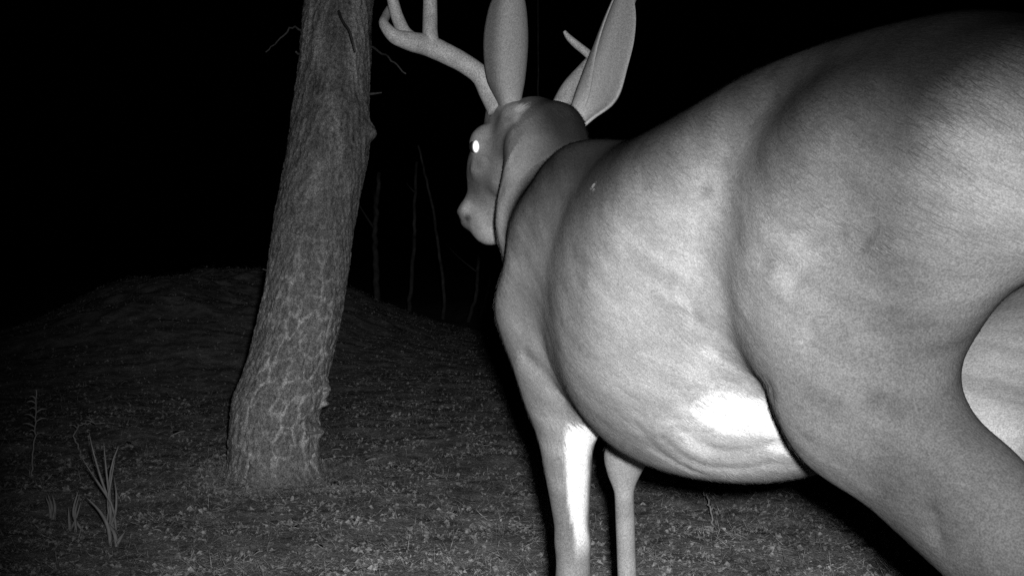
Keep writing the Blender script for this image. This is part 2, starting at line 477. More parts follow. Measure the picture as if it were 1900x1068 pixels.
def grass_clump(foot_uv, blades, label, w=0.005):
    f = gpoint(*foot_uv); f[2] -= 0.01
    o = empty("grass_clump", f)
    tag(o, label, "grass", "grass clumps at the edge of the flash's light")
    for pts in blades:
        Y0 = f[1]
        w3 = [f + RNG.normal(0, 0.01, 3)*[1, 1, 0]] + [P(u, v, Y0 + dy) for (u, v, dy) in pts]
        blade(o, f, w3, w)
    return o
grass_clump((205, 985), [[(205, 940, 0), (190, 895, 0), (170, 825, 0.02), (165, 800, 0.03)], [(203, 930, 0), (198, 880, 0), (192, 820, -0.02)],
                         [(200, 930, 0), (206, 890, 0), (214, 845, 0.04)], [(207, 935, 0), (185, 900, 0), (160, 862, 0.05), (148, 842, 0.06)],
                         [(212, 960, 0), (216, 920, 0), (212, 885, 0.03)], [(204, 930, 0), (206, 870, 0.03), (222, 830, 0.05), (228, 838, 0.06)]],
            "tallest grass tuft, long dry blades fanning out beside the mound's foot", 0.0035)
grass_clump((212, 1012), [[(200, 975, 0), (185, 948, 0.02), (160, 922, 0.04)], [(213, 990, 0), (195, 965, 0.03), (190, 955, 0.04)], [(222, 1000, 0), (232, 985, 0.02)]],
            "low grass tuft with one blade bent over, in front of the tallest tuft", 0.005)
grass_clump((138, 985), [[(140, 950, 0), (148, 915, 0.03)], [(136, 955, 0), (142, 920, 0), (146, 908, 0.02)], [(128, 965, 0), (127, 940, 0.02)], [(140, 965, 0), (150, 930, 0.0)]],
            "short upright grass tuft between the forked tuft and the tallest tuft", 0.004)
grass_clump((95, 960), [[(92, 940, 0), (84, 920, 0.02)], [(96, 940, 0), (88, 915, 0.02)], [(102, 940, 0), (97, 918, 0.0)], [(90, 955, 0), (82, 965, 0.02)]],
            "short forked grass tuft farthest out from the pine", 0.005)
def weed(uvs, Y, label, leaves=9):
    f = gpoint(*uvs[0]); o = empty("weed_stalk", f); tag(o, label, "weed")
    pts = [f] + [P(u, v, f[1]) for u, v in uvs[1:]]
    c = curve_pts(np.array(pts) - f, 20); c[1:-1] += RNG.normal(0, 0.003, (18, 3))
    v, q, t = tube(np.column_stack([c, np.linspace(0.0035, 0.0018, 20)]), 6)
    mesh_obj("stem", np_mesh("stem", v, [q, t]), M['grass'], o)
    for k in range(leaves):
        i = 9 + k; a = RNG.random()*6.3; ln = 0.015 + 0.035*RNG.random()
        d = np.array([math.cos(a), math.sin(a)*0.5, 0.5])
        blade(o, f, [f + c[i], f + c[i] + d*ln*0.5, f + c[i] + d*ln - [0, 0, 0.012]], 0.0025, name="leaf")
    return o
weed([(60, 885), (61, 840), (65, 790), (66, 745), (67, 722)], 5, "single tall dead weed stalk with ragged top leaves, out past the forked tuft")
weed([(1322, 985), (1318, 950), (1312, 925), (1306, 908)], 5, "single thin weed stem rising from the floor under the deer's belly", 1)
weed([(150, 840), (140, 800), (150, 790), (195, 784)], 5, "weed stem bent flat over the ground behind the tallest grass tuft")

# larger pale leaves that stand out of the litter
def leaf_mesh(k):
    r = np.random.default_rng(k); n = 11
    t = np.linspace(0, 1, n); w = np.sin(np.pi*t**0.8)**0.8*(0.30 + 0.05*r.standard_normal(n)); w[0] = 0.02; w[-1] = 0.01
    curl = 0.22*np.sin(np.pi*t) * r.uniform(0.5, 1.3)
    mid = np.stack([t - 0.5, 0*t, 0.05 + curl*0.5], 1)
    Lf = np.stack([t - 0.5, w, 0.10 + curl + 0.15*w], 1); Rt = np.stack([t - 0.5, -w, 0.08 + curl*0.7 + 0.1*w], 1)
    V = np.concatenate([mid, Lf, Rt]); V2 = V - [0, 0, 0.025]; V = np.concatenate([V, V2])
    k_ = np.arange(n - 1); o = 3*n
    q = [np.stack([k_, k_+1, n+k_+1, n+k_], 1), np.stack([2*n+k_, 2*n+k_+1, k_+1, k_], 1),
         np.stack([o+n+k_, o+n+k_+1, o+k_+1, o+k_], 1), np.stack([o+k_, o+k_+1, o+2*n+k_+1, o+2*n+k_], 1),
         np.stack([n+k_, n+k_+1, o+n+k_+1, o+n+k_], 1), np.stack([o+2*n+k_, o+2*n+k_+1, 2*n+k_+1, 2*n+k_], 1)]
    return np_mesh("fallen_leaf", V, [np.concatenate(q)])
lm = [leaf_mesh(k) for k in range(4)]
for x_ in lm: x_.materials.append(M['leaf'])
spots = [(330, 810, 34), (500, 962, 20), (622, 907, 24), (648, 905, 16), (690, 860, 30), (420, 916, 16), (545, 985, 22), (985, 905, 18), (700, 826, 20), (595, 905, 14), (625, 838, 18),
         (660, 975, 22), (720, 930, 18), (760, 985, 24), (850, 900, 18), (840, 960, 26), (900, 830, 16), (880, 1000, 26), (330, 965, 24), (290, 990, 22), (1360, 985, 24), (1330, 925, 16),
         (1315, 985, 20), (1460, 960, 18), (390, 870, 18), (370, 828, 16), (240, 830, 22), (770, 770, 14), (650, 720, 14), (1000, 960, 16), (420, 985, 20), (590, 1020, 24), (740, 1040, 26), (930, 1045, 22), (480, 1030, 20)]
for k, (u, v, px) in enumerate(spots):
    p = gpoint(u, v); L = px/F_PX*p[1]
    o = bpy.data.objects.new("fallen_leaf", lm[k % 4]); o.location = p + [0, 0, 0.004]
    o.scale = (L, L*1.0, L*1.3); o.rotation_euler = (random.gauss(0, 0.2), random.gauss(0, 0.2), random.random()*6.3)
    tag(o, "pale curled dead leaf lying on the dark forest floor", "leaf", "pale dead leaves on the forest floor")
    col.objects.link(o)

# ================================================================== the deer
C0 = np.array([0.437, 1.15, 0.0])                # on the ground under the croup
DF = np.array([-0.456, 0.89]); DF /= np.linalg.norm(DF)
ANG = math.atan2(DF[1], DF[0])
LV = np.array([-DF[1], DF[0]])
deer = empty("deer", C0, ANG)
tag(deer, "antlered buck walking away with its head lowered and one eye shining white", "deer")
def to_deer(w):
    w = np.asarray(w, float) - C0
    return np.stack([w[..., 0]*DF[0] + w[..., 1]*DF[1], w[..., 0]*LV[0] + w[..., 1]*LV[1], w[..., 2]], -1)
def from_deer(d):
    d = np.asarray(d, float)
    return np.stack([C0[0] + d[..., 0]*DF[0] + d[..., 1]*LV[0], C0[1] + d[..., 0]*DF[1] + d[..., 1]*LV[1], d[..., 2]], -1)
def vec_deer(w):
    w = np.asarray(w, float)
    return np.stack([w[..., 0]*DF[0] + w[..., 1]*DF[1], w[..., 0]*LV[0] + w[..., 1]*LV[1], w[..., 2]], -1)

H = 0.006
LO = np.array([-0.52, -0.30, -0.02]); HI = np.array([1.36, 0.30, 1.16])
dims = np.ceil((HI - LO)/H).astype(int) + 1
axs = [LO[k] + H*np.arange(dims[k]) for k in range(3)]
Fd = np.full(dims, 0.5, dtype=np.float32)

def box_slice(lo, hi):
    sl = []
    for k in range(3):
        a = int(np.clip(np.floor((lo[k] - LO[k])/H), 0, dims[k] - 1)); b_ = int(np.clip(np.ceil((hi[k] - LO[k])/H) + 1, 1, dims[k]))
        sl.append(slice(a, b_))
    return tuple(sl)
def grid(sl):
    return np.meshgrid(axs[0][sl[0]].astype(np.float32), axs[1][sl[1]].astype(np.float32), axs[2][sl[2]].astype(np.float32), indexing='ij', sparse=True)
def blend(sl, d, k, cut=False):
    a = Fd[sl]
    if cut:
        a = -a
        h = np.maximum(k - np.abs(a - d), 0)/k
        Fd[sl] = -(np.minimum(a, d) - h*h*k*0.25)
    else:
        h = np.maximum(k - np.abs(a - d), 0)/k
        Fd[sl] = np.minimum(a, d) - h*h*k*0.25
def cone(a, b, ra, rb, k=0.03, squash=None, cut=False):
    """tapered limb from a to b; squash=(direction, factor) flattens it"""
    a = np.asarray(a, float); b = np.asarray(b, float)
    m = max(ra, rb)*1.5 + k + 0.02
    sl = box_slice(np.minimum(a, b) - m, np.maximum(a, b) + m)
    X, Y, Z = grid(sl)
    dx, dy, dz = X - a[0], Y - a[1], Z - a[2]
    ab = b - a
    if squash:
        n = np.asarray(squash[0], float); n /= np.linalg.norm(n); s = squash[1] - 1
        dn = (dx*n[0] + dy*n[1] + dz*n[2])*s
        dx = dx + dn*n[0]; dy = dy + dn*n[1]; dz = dz + dn*n[2]
        ab = ab + n*np.dot(ab, n)*s
    L2 = float(np.dot(ab, ab))
    t = np.clip((dx*ab[0] + dy*ab[1] + dz*ab[2])/L2, 0, 1)
    d = np.sqrt((dx - t*ab[0])**2 + (dy - t*ab[1])**2 + (dz - t*ab[2])**2) - (ra + (rb - ra)*t)
    blend(sl, d.astype(np.float32), k, cut)
def ell(c, r, k=0.03, basis=None, cut=False):
    c = np.asarray(c, float); r = np.asarray(r, float)
    m = r.max() + k + 0.03
    sl = box_slice(c - m, c + m)
    X, Y, Z = grid(sl)
    dx, dy, dz = X - c[0], Y - c[1], Z - c[2]
    B = np.eye(3) if basis is None else np.asarray(basis, float)
    q = [(dx*B[i][0] + dy*B[i][1] + dz*B[i][2]) for i in range(3)]
    k0 = np.sqrt(sum((q[i]/r[i])**2 for i in range(3)))
    k1 = np.sqrt(sum((q[i]/r[i]**2)**2 for i in range(3))) + 1e-6
    blend(sl, (k0*(k0 - 1)/k1).astype(np.float32), k, cut)
def basis_pitch(deg, yaw=0.0):
    """x axis tipped down by deg (positive = nose down), turned by yaw to the left"""
    p, y = math.radians(deg), math.radians(yaw)
    x = np.array([math.cos(p)*math.cos(y), math.cos(p)*math.sin(y), -math.sin(p)])
    l = np.array([-math.sin(y), math.cos(y), 0]); z = np.cross(x, l)
    return np.array([x, l, z])

# --- trunk of the body: lofted sections along the spine (s, half width, top, bottom)
SEC = np.array([
    (-0.215, 0.020, 0.895, 0.84), (-0.19, 0.062, 0.940, 0.790), (-0.12, 0.115, 0.990, 0.800), (-0.03, 0.142, 1.024, 0.750), (0.06, 0.150, 1.029, 0.680),
    (0.15, 0.153, 1.026, 0.590), (0.25, 0.178, 1.012, 0.540), (0.35, 0.200, 0.983, 0.521), (0.45, 0.192, 0.962, 0.521), (0.55, 0.160, 0.950, 0.542),
    (0.65, 0.126, 0.946, 0.565), (0.75, 0.098, 0.925, 0.590), (0.83, 0.072, 0.890, 0.63), (0.89, 0.045, 0.850, 0.68), (0.92, 0.012, 0.80, 0.73)])
ss = axs[0]
w_ = np.maximum(spline(SEC[:, 0], SEC[:, 1], ss), 0.004); tp = spline(SEC[:, 0], SEC[:, 2], ss); bt = spline(SEC[:, 0], SEC[:, 3], ss)
zc = bt + 0.47*(tp - bt); hu = np.maximum(tp - zc, 0.01); hd = np.maximum(zc - bt, 0.01)
sel = (ss >= -0.24) & (ss <= 0.945)
i0, i1 = np.where(sel)[0][[0, -1]]
sl = (slice(i0, i1 + 1), slice(0, dims[1]), slice(0, dims[2]))
X, Y, Z = grid(sl)
W = w_[i0:i1+1, None, None].astype(np.float32); ZC = zc[i0:i1+1, None, None].astype(np.float32)
HU = hu[i0:i1+1, None, None].astype(np.float32); HD = hd[i0:i1+1, None, None].astype(np.float32)
dz = Z - ZC
up_ = np.clip(dz/HU, 0, 1); Wz = W*(1 - 0.05*up_)
pw = 2.25
rho = ((np.abs(Y)/Wz)**pw + np.abs(np.where(dz > 0, dz/HU, dz/HD))**pw)**(1/pw)
d = (rho - 1)*np.minimum(W, np.minimum(HU, HD))
over = np.maximum(np.maximum(-0.215 - X, X - 0.92), 0)
d = np.sqrt(np.maximum(d, 0)**2 + over**2) + np.minimum(d, 0)
Fd[sl] = np.minimum(Fd[sl], d.astype(np.float32))

# --- hindquarters
for sd in (1, -1):
    fw = 0.0 if sd > 0 else 0.075                      # right hind leg swung forward
    ell((0.03, 0.112*sd, 0.805), (0.160, 0.080, 0.140), 0.060, basis_pitch(45))
    ell((-0.115, 0.065*sd, 0.885), (0.085, 0.07, 0.095), 0.05)
    ell((0.04 + fw*0.5, 0.130*sd, 0.735), (0.092, 0.060, 0.115), 0.045, basis_pitch(15))
    cone((-0.055, 0.108*sd, 0.84), (0.02 + fw, 0.126*sd, 0.70), 0.085, 0.070, 0.03, ((0, 1, 0), 1.35))
    cone((0.025 + fw, 0.128*sd, 0.72), (0.015 + fw*1.4, 0.128*sd, 0.668), 0.074, 0.068, 0.04, ((0, 1, 0), 1.3))
if True:
    # left hind leg, pushing off behind
    cone((0.005, 0.124, 0.660), (-0.34, 0.105, 0.44), 0.071, 0.036, 0.04, ((0, 1, 0), 1.25))
    cone((-0.12, 0.12, 0.600), (-0.375, 0.10, 0.45), 0.040, 0.024, 0.03, ((0, 1, 0), 1.3))
    cone((-0.36, 0.102, 0.452), (-0.42, 0.098, 0.16), 0.033, 0.020, 0.02)
    cone((-0.42, 0.098, 0.16), (-0.415, 0.098, 0.11), 0.024, 0.022, 0.015)
    cone((-0.42, 0.098, 0.13), (-0.375, 0.098, 0.05), 0.022, 0.021, 0.015)
    # right hind leg, forward and loaded
    cone((0.13, -0.125, 0.61), (-0.03, -0.105, 0.41), 0.078, 0.034, 0.05, ((0, 1, 0), 1.25))
    cone((-0.045, -0.105, 0.42), (0.02, -0.098, 0.15), 0.033, 0.020, 0.02)
    cone((0.02, -0.098, 0.15), (0.065, -0.098, 0.05), 0.023, 0.021, 0.015)
# tail
cone((-0.20, 0, 0.90), (-0.27, 0.0, 0.80), 0.030, 0.036, 0.04); cone((-0.27, 0, 0.80), (-0.275, 0, 0.66), 0.036, 0.018, 0.03)

# --- forequarters
for sd in (1, -1):
    ell((0.665, 0.068*sd, 0.775), (0.095, 0.056, 0.165), 0.06, basis_pitch(-18))
    cone((0.725, 0.072*sd, 0.715), (0.635, 0.082*sd, 0.610), 0.064, 0.055, 0.04)
# left foreleg, planted
cone((0.640, 0.086, 0.630), (0.606, 0.086, 0.400), 0.052, 0.0235, 0.035, ((0, 1, 0), 1.08))
cone((0.606, 0.086, 0.395), (0.604, 0.086, 0.335), 0.0235, 0.0250, 0.015)
cone((0.604, 0.086, 0.340), (0.600, 0.086, 0.130), 0.0195, 0.0175, 0.015)
cone((0.600, 0.086, 0.135), (0.636, 0.086, 0.045), 0.0225, 0.021, 0.015)
# right foreleg, lifted in mid-stride
cone((0.640, -0.095, 0.620), (0.745, -0.088, 0.475), 0.056, 0.030, 0.035)
cone((0.750, -0.088, 0.482), (0.752, -0.088, 0.455), 0.029, 0.023, 0.015)
cone((0.752, -0.088, 0.460), (0.735, -0.088, 0.225), 0.0160, 0.0155, 0.015)
cone((0.735, -0.088, 0.228), (0.690, -0.088, 0.155), 0.021, 0.018, 0.015)

# --- neck and head
POLL_W = P(980, 180, 2.10)
fh_w = P(842, 384, 2.235) - POLL_W; fh_w /= np.linalg.norm(fh_w)
lh_w = np.array([-fh_w[1], fh_w[0], 0.0]); lh_w /= np.linalg.norm(lh_w)
uh_w = np.cross(fh_w, lh_w)
POLL, FH, LH, UH = to_deer(POLL_W), vec_deer(fh_w), vec_deer(lh_w), vec_deer(uh_w)
HB = np.array([FH, LH, UH])
def h(a, b_, c): return POLL + a*FH + b_*LH + c*UH
nk = POLL + np.array([-0.03, -0.022, -0.075])
cone((0.64, 0, 0.79), (0.80, -0.01, 0.828), 0.110, 0.084, 0.05, ((0, 1, 0), 1.16))
for sd in (1, -1): cone((0.70, 0.050*sd, 0.81), (0.86, -0.02 + 0.015*sd, 0.86), 0.064, 0.052, 0.045)
cone((0.80, -0.01, 0.828), nk + [-0.04, 0.01, 0.0], 0.082, 0.062, 0.045, ((0, 1, 0), 1.15))
cone((0.80, -0.01, 0.745), nk + [-0.02, -0.008, -0.05], 0.064, 0.046, 0.045, ((0, 1, 0), 1.15))
cone(to_deer(P(986, 405, 1.89)), to_deer(P(984, 275, 2.03)), 0.038, 0.042, 0.055)   # throat side of the neck
ell(h(0.060, 0, -0.040), (0.084, 0.058, 0.056), 0.03, HB)                    # skull
ell(h(0.115, 0, -0.032), (0.078, 0.060, 0.056), 0.03, HB)
cone(h(0.11, 0, -0.042), h(0.205, 0, -0.058), 0.048, 0.035, 0.035, (LH, 1.04))
ell(h(0.232, 0, -0.054), (0.034, 0.031, 0.031), 0.025, HB)  # bridge of the nose
cone(h(0.06, 0, -0.090), h(0.225, 0, -0.104), 0.042, 0.024, 0.025, (LH, 1.12)) # jaw
for sd in (1, -1):
    ell(h(0.085, 0.040*sd, -0.080), (0.060, 0.026, 0.052), 0.02, HB)          # cheek
    ell(h(0.092, 0.058*sd, -0.008), (0.028, 0.017, 0.016), 0.012, HB)         # brow
    ell(h(0.125, 0.058*sd, -0.042), (0.026, 0.013, 0.014), 0.012, HB)         # below the eye
    cone(h(0.025, 0.042*sd, 0.0), h(0.024, 0.044*sd, 0.006), 0.017, 0.013, 0.015) # pedicle
    ell(h(0.242, 0.020*sd, -0.046), (0.020, 0.013, 0.018), 0.012, HB)         # nostril wing
    cone(h(0.035, 0.045*sd, -0.045), h(0.015, 0.050*sd, -0.035), 0.024, 0.020, 0.02)  # ear root
ell(h(0.226, 0, -0.092), (0.030, 0.029, 0.026), 0.02, HB)                    # lips
for sd in (1, -1):
    ell(h(0.256, 0.026*sd, -0.044), (0.012, 0.007, 0.008), 0.006, HB, cut=True)

ell(to_deer(P(930, 212, 2.125)), (0.030, 0.028, 0.034), 0.02)                   # forehead under the near antler

def surface_nets(F):
    ins = F < 0
    c = [ins[a:dims[0]-1+a, b:dims[1]-1+b, e:dims[2]-1+e] for a in (0, 1) for b in (0, 1) for e in (0, 1)]
    cnt = sum(x.astype(np.int8) for x in c)
    mix = (cnt > 0) & (cnt < 8)
    ci = np.argwhere(mix)
    vid = np.full(mix.shape, -1, dtype=np.int32); vid[mix] = np.arange(len(ci))
    offs = np.array([(a, b, e) for a in (0, 1) for b in (0, 1) for e in (0, 1)])
    val = np.stack([F[ci[:, 0] + o[0], ci[:, 1] + o[1], ci[:, 2] + o[2]] for o in offs], 1)
    acc = np.zeros((len(ci), 3)); num = np.zeros(len(ci))
    for i in range(8):
        for j in range(i + 1, 8):
            if np.abs(offs[i] - offs[j]).sum() != 1: continue
            x = (val[:, i] < 0) != (val[:, j] < 0)
            t = np.where(x, val[:, i]/np.where(x, val[:, i] - val[:, j], 1), 0)
            p = offs[i] + t[:, None]*(offs[j] - offs[i])
            acc += np.where(x[:, None], p, 0); num += x
    V = LO + H*(ci + acc/num[:, None])
    quads = []
    for ax_ in range(3):
        o1, o2 = [(1, 2), (2, 0), (0, 1)][ax_]
        s0 = [slice(1, dims[k] - 1) for k in range(3)]; s1 = list(s0)
        s0[ax_] = slice(0, dims[ax_] - 1); s1[ax_] = slice(1, dims[ax_])
        a = ins[tuple(s0)]; b = ins[tuple(s1)]
        e = np.argwhere(a != b); flip = b[tuple(e.T)]
        base = e.copy()
        for k in range(3):
            if k != ax_: base[:, k] += 1
        def at(d1, d2):
            q = base.copy(); q[:, o1] += d1; q[:, o2] += d2
            return vid[q[:, 0], q[:, 1], q[:, 2]]
        q = np.stack([at(-1, -1), at(0, -1), at(0, 0), at(-1, 0)], 1)
        q[flip] = q[flip][:, ::-1]
        quads.append(q)
    return V, np.concatenate(quads)
BV, BQ = surface_nets(Fd)
del Fd
def smooth_pass(V, Q, it, f=0.5):
    e = np.concatenate([Q[:, [0, 1]], Q[:, [1, 2]], Q[:, [2, 3]], Q[:, [3, 0]]])
    for _ in range(it):
        s = np.zeros_like(V); n = np.zeros(len(V))
        for k in range(3):
            s[:, k] = np.bincount(e[:, 0], V[e[:, 1], k], len(V)) + np.bincount(e[:, 1], V[e[:, 0], k], len(V))
        n = np.bincount(e[:, 0], minlength=len(V)) + np.bincount(e[:, 1], minlength=len(V))
        V = V + f*(s/np.maximum(n, 1)[:, None] - V)
    return V
BV = smooth_pass(BV, BQ, 4)

def vert_normals(V, Q):
    n = np.cross(V[Q[:, 2]] - V[Q[:, 0]], V[Q[:, 3]] - V[Q[:, 1]])
    N = np.zeros_like(V)
    for k in range(4):
        for c in range(3): N[:, c] += np.bincount(Q[:, k], n[:, c], len(V))
    return N/(np.linalg.norm(N, axis=1)[:, None] + 1e-12)
BN = vert_normals(BV, BQ)

# small folds in the hide: pushed in along lines found by photo pixel
bvh = BVHTree.FromPolygons([tuple(x) for x in from_deer(BV)], BQ.tolist())
def hit(u, v):
    d = Vector(ray_dir(u, v)).normalized()
    r = bvh.ray_cast(Vector(CAM), d)
    return None if r[0] is None else to_deer(np.array(r[0]))
def fold(line, width, depth):
    global BV
    pts = [q for q in (hit(*p) for p in line) if q is not None]
    if len(pts) < 2: return
    c = curve_pts(np.array(pts), 14)
    near = np.linalg.norm(BV - c.mean(0), axis=1) < np.linalg.norm(c[0] - c[-1])*0.7 + 4*width
    idx_ = np.where(near)[0]
    dd = np.full(len(idx_), 9.0)
    for q in c: dd = np.minimum(dd, np.linalg.norm(BV[idx_] - q, axis=1))
    BV[idx_] -= BN[idx_]*(depth*np.exp(-(dd/width)**2))[:, None]
fold([(1490, 440), (1520, 432), (1552, 428)], 0.008, 0.006)
fold([(1592, 452), (1602, 440), (1612, 428)], 0.009, 0.006)
fold([(1470, 520), (1520, 478), (1560, 465)], 0.012, 0.004)
fold([(1500, 626), (1530, 622), (1555, 618)], 0.007, 0.005)
fold([(1602, 738), (1618, 742), (1636, 750)], 0.008, 0.006)
fold([(1722, 925), (1728, 950), (1735, 980), (1745, 1010)], 0.006, 0.003)
fold([(1290, 590), (1250, 520), (1240, 510)], 0.008, 0.002)
fold([(856, 418), (880, 424), (915, 424)], 0.005, 0.004)
fold([(970, 660), (1010, 700), (1040, 740)], 0.010, 0.005)
fold([(1270, 742), (1300, 722), (1370, 710), (1425, 720)], 0.010, 0.0035)
fold([(1265, 800), (1320, 830), (1390, 835), (1430, 825)], 0.007, 0.0018)
fold([(1230, 815), (1290, 858), (1370, 868), (1430, 858)], 0.007, 0.0018)
fold([(1180, 790), (1225, 840), (1290, 875)], 0.007, 0.002)
BN = vert_normals(BV, BQ)

# --- coat colours (coat pattern plus tones that offset the flash, in the body's own coordinates)
def sstep(a, b, x):
    t = np.clip((x - a)/(b - a), 0, 1); return t*t*(3 - 2*t)
def coat(V, N):
    s, l, z = V[:, 0], V[:, 1], V[:, 2]
    top = spline(SEC[:, 0], SEC[:, 2], np.clip(s, -0.21, 0.9)); bot = spline(SEC[:, 0], SEC[:, 3], np.clip(s, -0.21, 0.9))
    rel = (z - bot)/(top - bot)
    c = np.interp(s, [-0.2, -0.07, 0.03, 0.12, 0.22], [0.050, 0.040, 0.110, 0.155, 0.185])   # browner thigh, darkened further to offset the nearer flash
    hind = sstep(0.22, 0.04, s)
    c *= 1 - (0.86 + 0.02*hind)*sstep(0.54 - 0.26*hind, 0.95 - 0.10*hind, rel - 0.16*sstep(-0.05, -0.19, s))*(s < 0.82)   # dark saddle along the back, deepened to dim the flash-lit top
    zn = np.interp(s, [0.78, POLL[0]], [0.84, POLL[2] - 0.07])
    nkw = sstep(0.76, 0.86, s); c = c*(1 - nkw) + nkw*0.40*(1 - 0.93*sstep(-0.05, 0.09, z - zn - 0.02 - 0.7*(l - np.interp(s, [0.78, POLL[0]], [0, POLL[1]]))))        # dark nape
    body = (s > 0.1) & (s < 0.9) & (z > bot - 0.03)
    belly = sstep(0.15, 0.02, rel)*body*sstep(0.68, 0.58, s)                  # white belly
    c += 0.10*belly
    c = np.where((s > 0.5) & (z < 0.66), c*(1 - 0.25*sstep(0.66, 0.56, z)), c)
    rump = sstep(-0.07, -0.19, s)*sstep(0.70, 0.80, z)*sstep(1.0, 0.90, z)
    c += 0.085*rump                                              # pale rump patch
    inner = (sstep(0.07, 0.03, np.abs(l)) + (l < -0.02)*sstep(-0.4, 0.3, N[:, 1])).clip(0, 1)*sstep(0.80, 0.70, z)*sstep(0.25, 0.1, s)
    c += 0.045*inner*(1 + (l < 0))
    # head: pale muzzle band, throat and eye ring
    hp = (V - POLL) @ HB.T
    hd = sstep(-0.05, 0.04, hp[:, 0])*(s > 0.92)
    c = c*(1 - hd) + hd*0.092
    c += hd*(0.10*np.exp(-((hp[:, 0] - 0.215)/0.022)**2) + 0.04*sstep(-0.07, -0.10, hp[:, 2]) + 0.07*np.exp(-(((hp[:, 0] - 0.12)/0.03)**2 + ((hp[:, 2] + 0.03)/0.03)**2)))
    return c
cv = coat(BV, BN)
def spot(center, r, amt, soft=0.25, basis=None):
    """a patch of paler or darker coat colour: ellipsoid in body space"""
    q = BV - center
    B = np.eye(3) if basis is None else basis
    k = np.sqrt((((q @ B.T)/np.asarray(r))**2).sum(1))
    return amt*sstep(1 + soft, 1 - soft, k)
pc = hit(1385, 772)
wisp = fbm(BV[:, 0]*26 + 3, (BV[:, 2] + 0.5*BV[:, 1])*150, 3, 61) - 0.45
if pc is not None:
    cv += spot(pc, (0.064, 0.06, 0.026), 0.26, 0.16)
    cv += spot(pc + [0.035, 0, -0.022], (0.080, 0.07, 0.024), 0.10, 0.5)*np.clip(1 + 3.5*wisp, 0, 2)
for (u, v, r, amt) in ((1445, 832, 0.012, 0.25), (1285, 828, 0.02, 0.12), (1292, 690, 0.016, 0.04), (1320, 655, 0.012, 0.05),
                       (945, 190, 0.010, 0.10), (966, 200, 0.010, 0.14), (960, 222, 0.009, 0.10), (953, 245, 0.009, 0.06), (1310, 352, 0.010, -0.06), (1602, 442, 0.009, -0.018), (1522, 434, 0.008, -0.02), (1618, 743, 0.008, -0.018), (1425, 490, 0.010, -0.04), (1240, 520, 0.010, -0.04), (1205, 455, 0.008, -0.03), (1150, 540, 0.008, -0.03), (1260, 410, 0.009, -0.03), (898, 262, 0.02, 0.05), (866, 384, 0.012, 0.10), (868, 430, 0.012, 0.10), (868, 404, 0.007, -0.10), (862, 390, 0.010, 0.05), (887, 303, 0.010, -0.05), (880, 345, 0.016, -0.03), (1100, 345, 0.004, 0.5)):  # pale tufts; dark spots paint shade into folds, pits and the nostril
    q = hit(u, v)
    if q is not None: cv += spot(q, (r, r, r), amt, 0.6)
fa = BV[:, 0]*0.876 + BV[:, 2]*0.48; fb = -BV[:, 0]*0.48 + BV[:, 2]*0.876 + 0.4*BV[:, 1]
cv *= 1 + 0.75*(fbm(fa*16, fb*70, 4, 83) - 0.46)
cv *= 1 - 0.30*np.clip((fbm(fa*22 + 5, fb*48, 3, 91) - 0.60)*6, 0, 1)
cv *= 1 + 0.6*(fbm(BV[:, 0]*9, BV[:, 2]*9 + BV[:, 1]*5, 4, 71) - 0.47)
# white stripe down the back of the planted foreleg
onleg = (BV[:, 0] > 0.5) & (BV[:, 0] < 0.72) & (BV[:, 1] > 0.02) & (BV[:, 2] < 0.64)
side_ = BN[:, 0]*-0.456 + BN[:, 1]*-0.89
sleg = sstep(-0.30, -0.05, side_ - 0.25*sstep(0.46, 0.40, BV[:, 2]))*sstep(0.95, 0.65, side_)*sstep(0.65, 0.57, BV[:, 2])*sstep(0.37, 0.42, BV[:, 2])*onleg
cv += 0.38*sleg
farleg = (BV[:, 0] > 0.6) & (BV[:, 1] < -0.03) & (BV[:, 2] < 0.56)
cv += 0.11*farleg
cv = np.clip(cv, 0.010, 0.75)
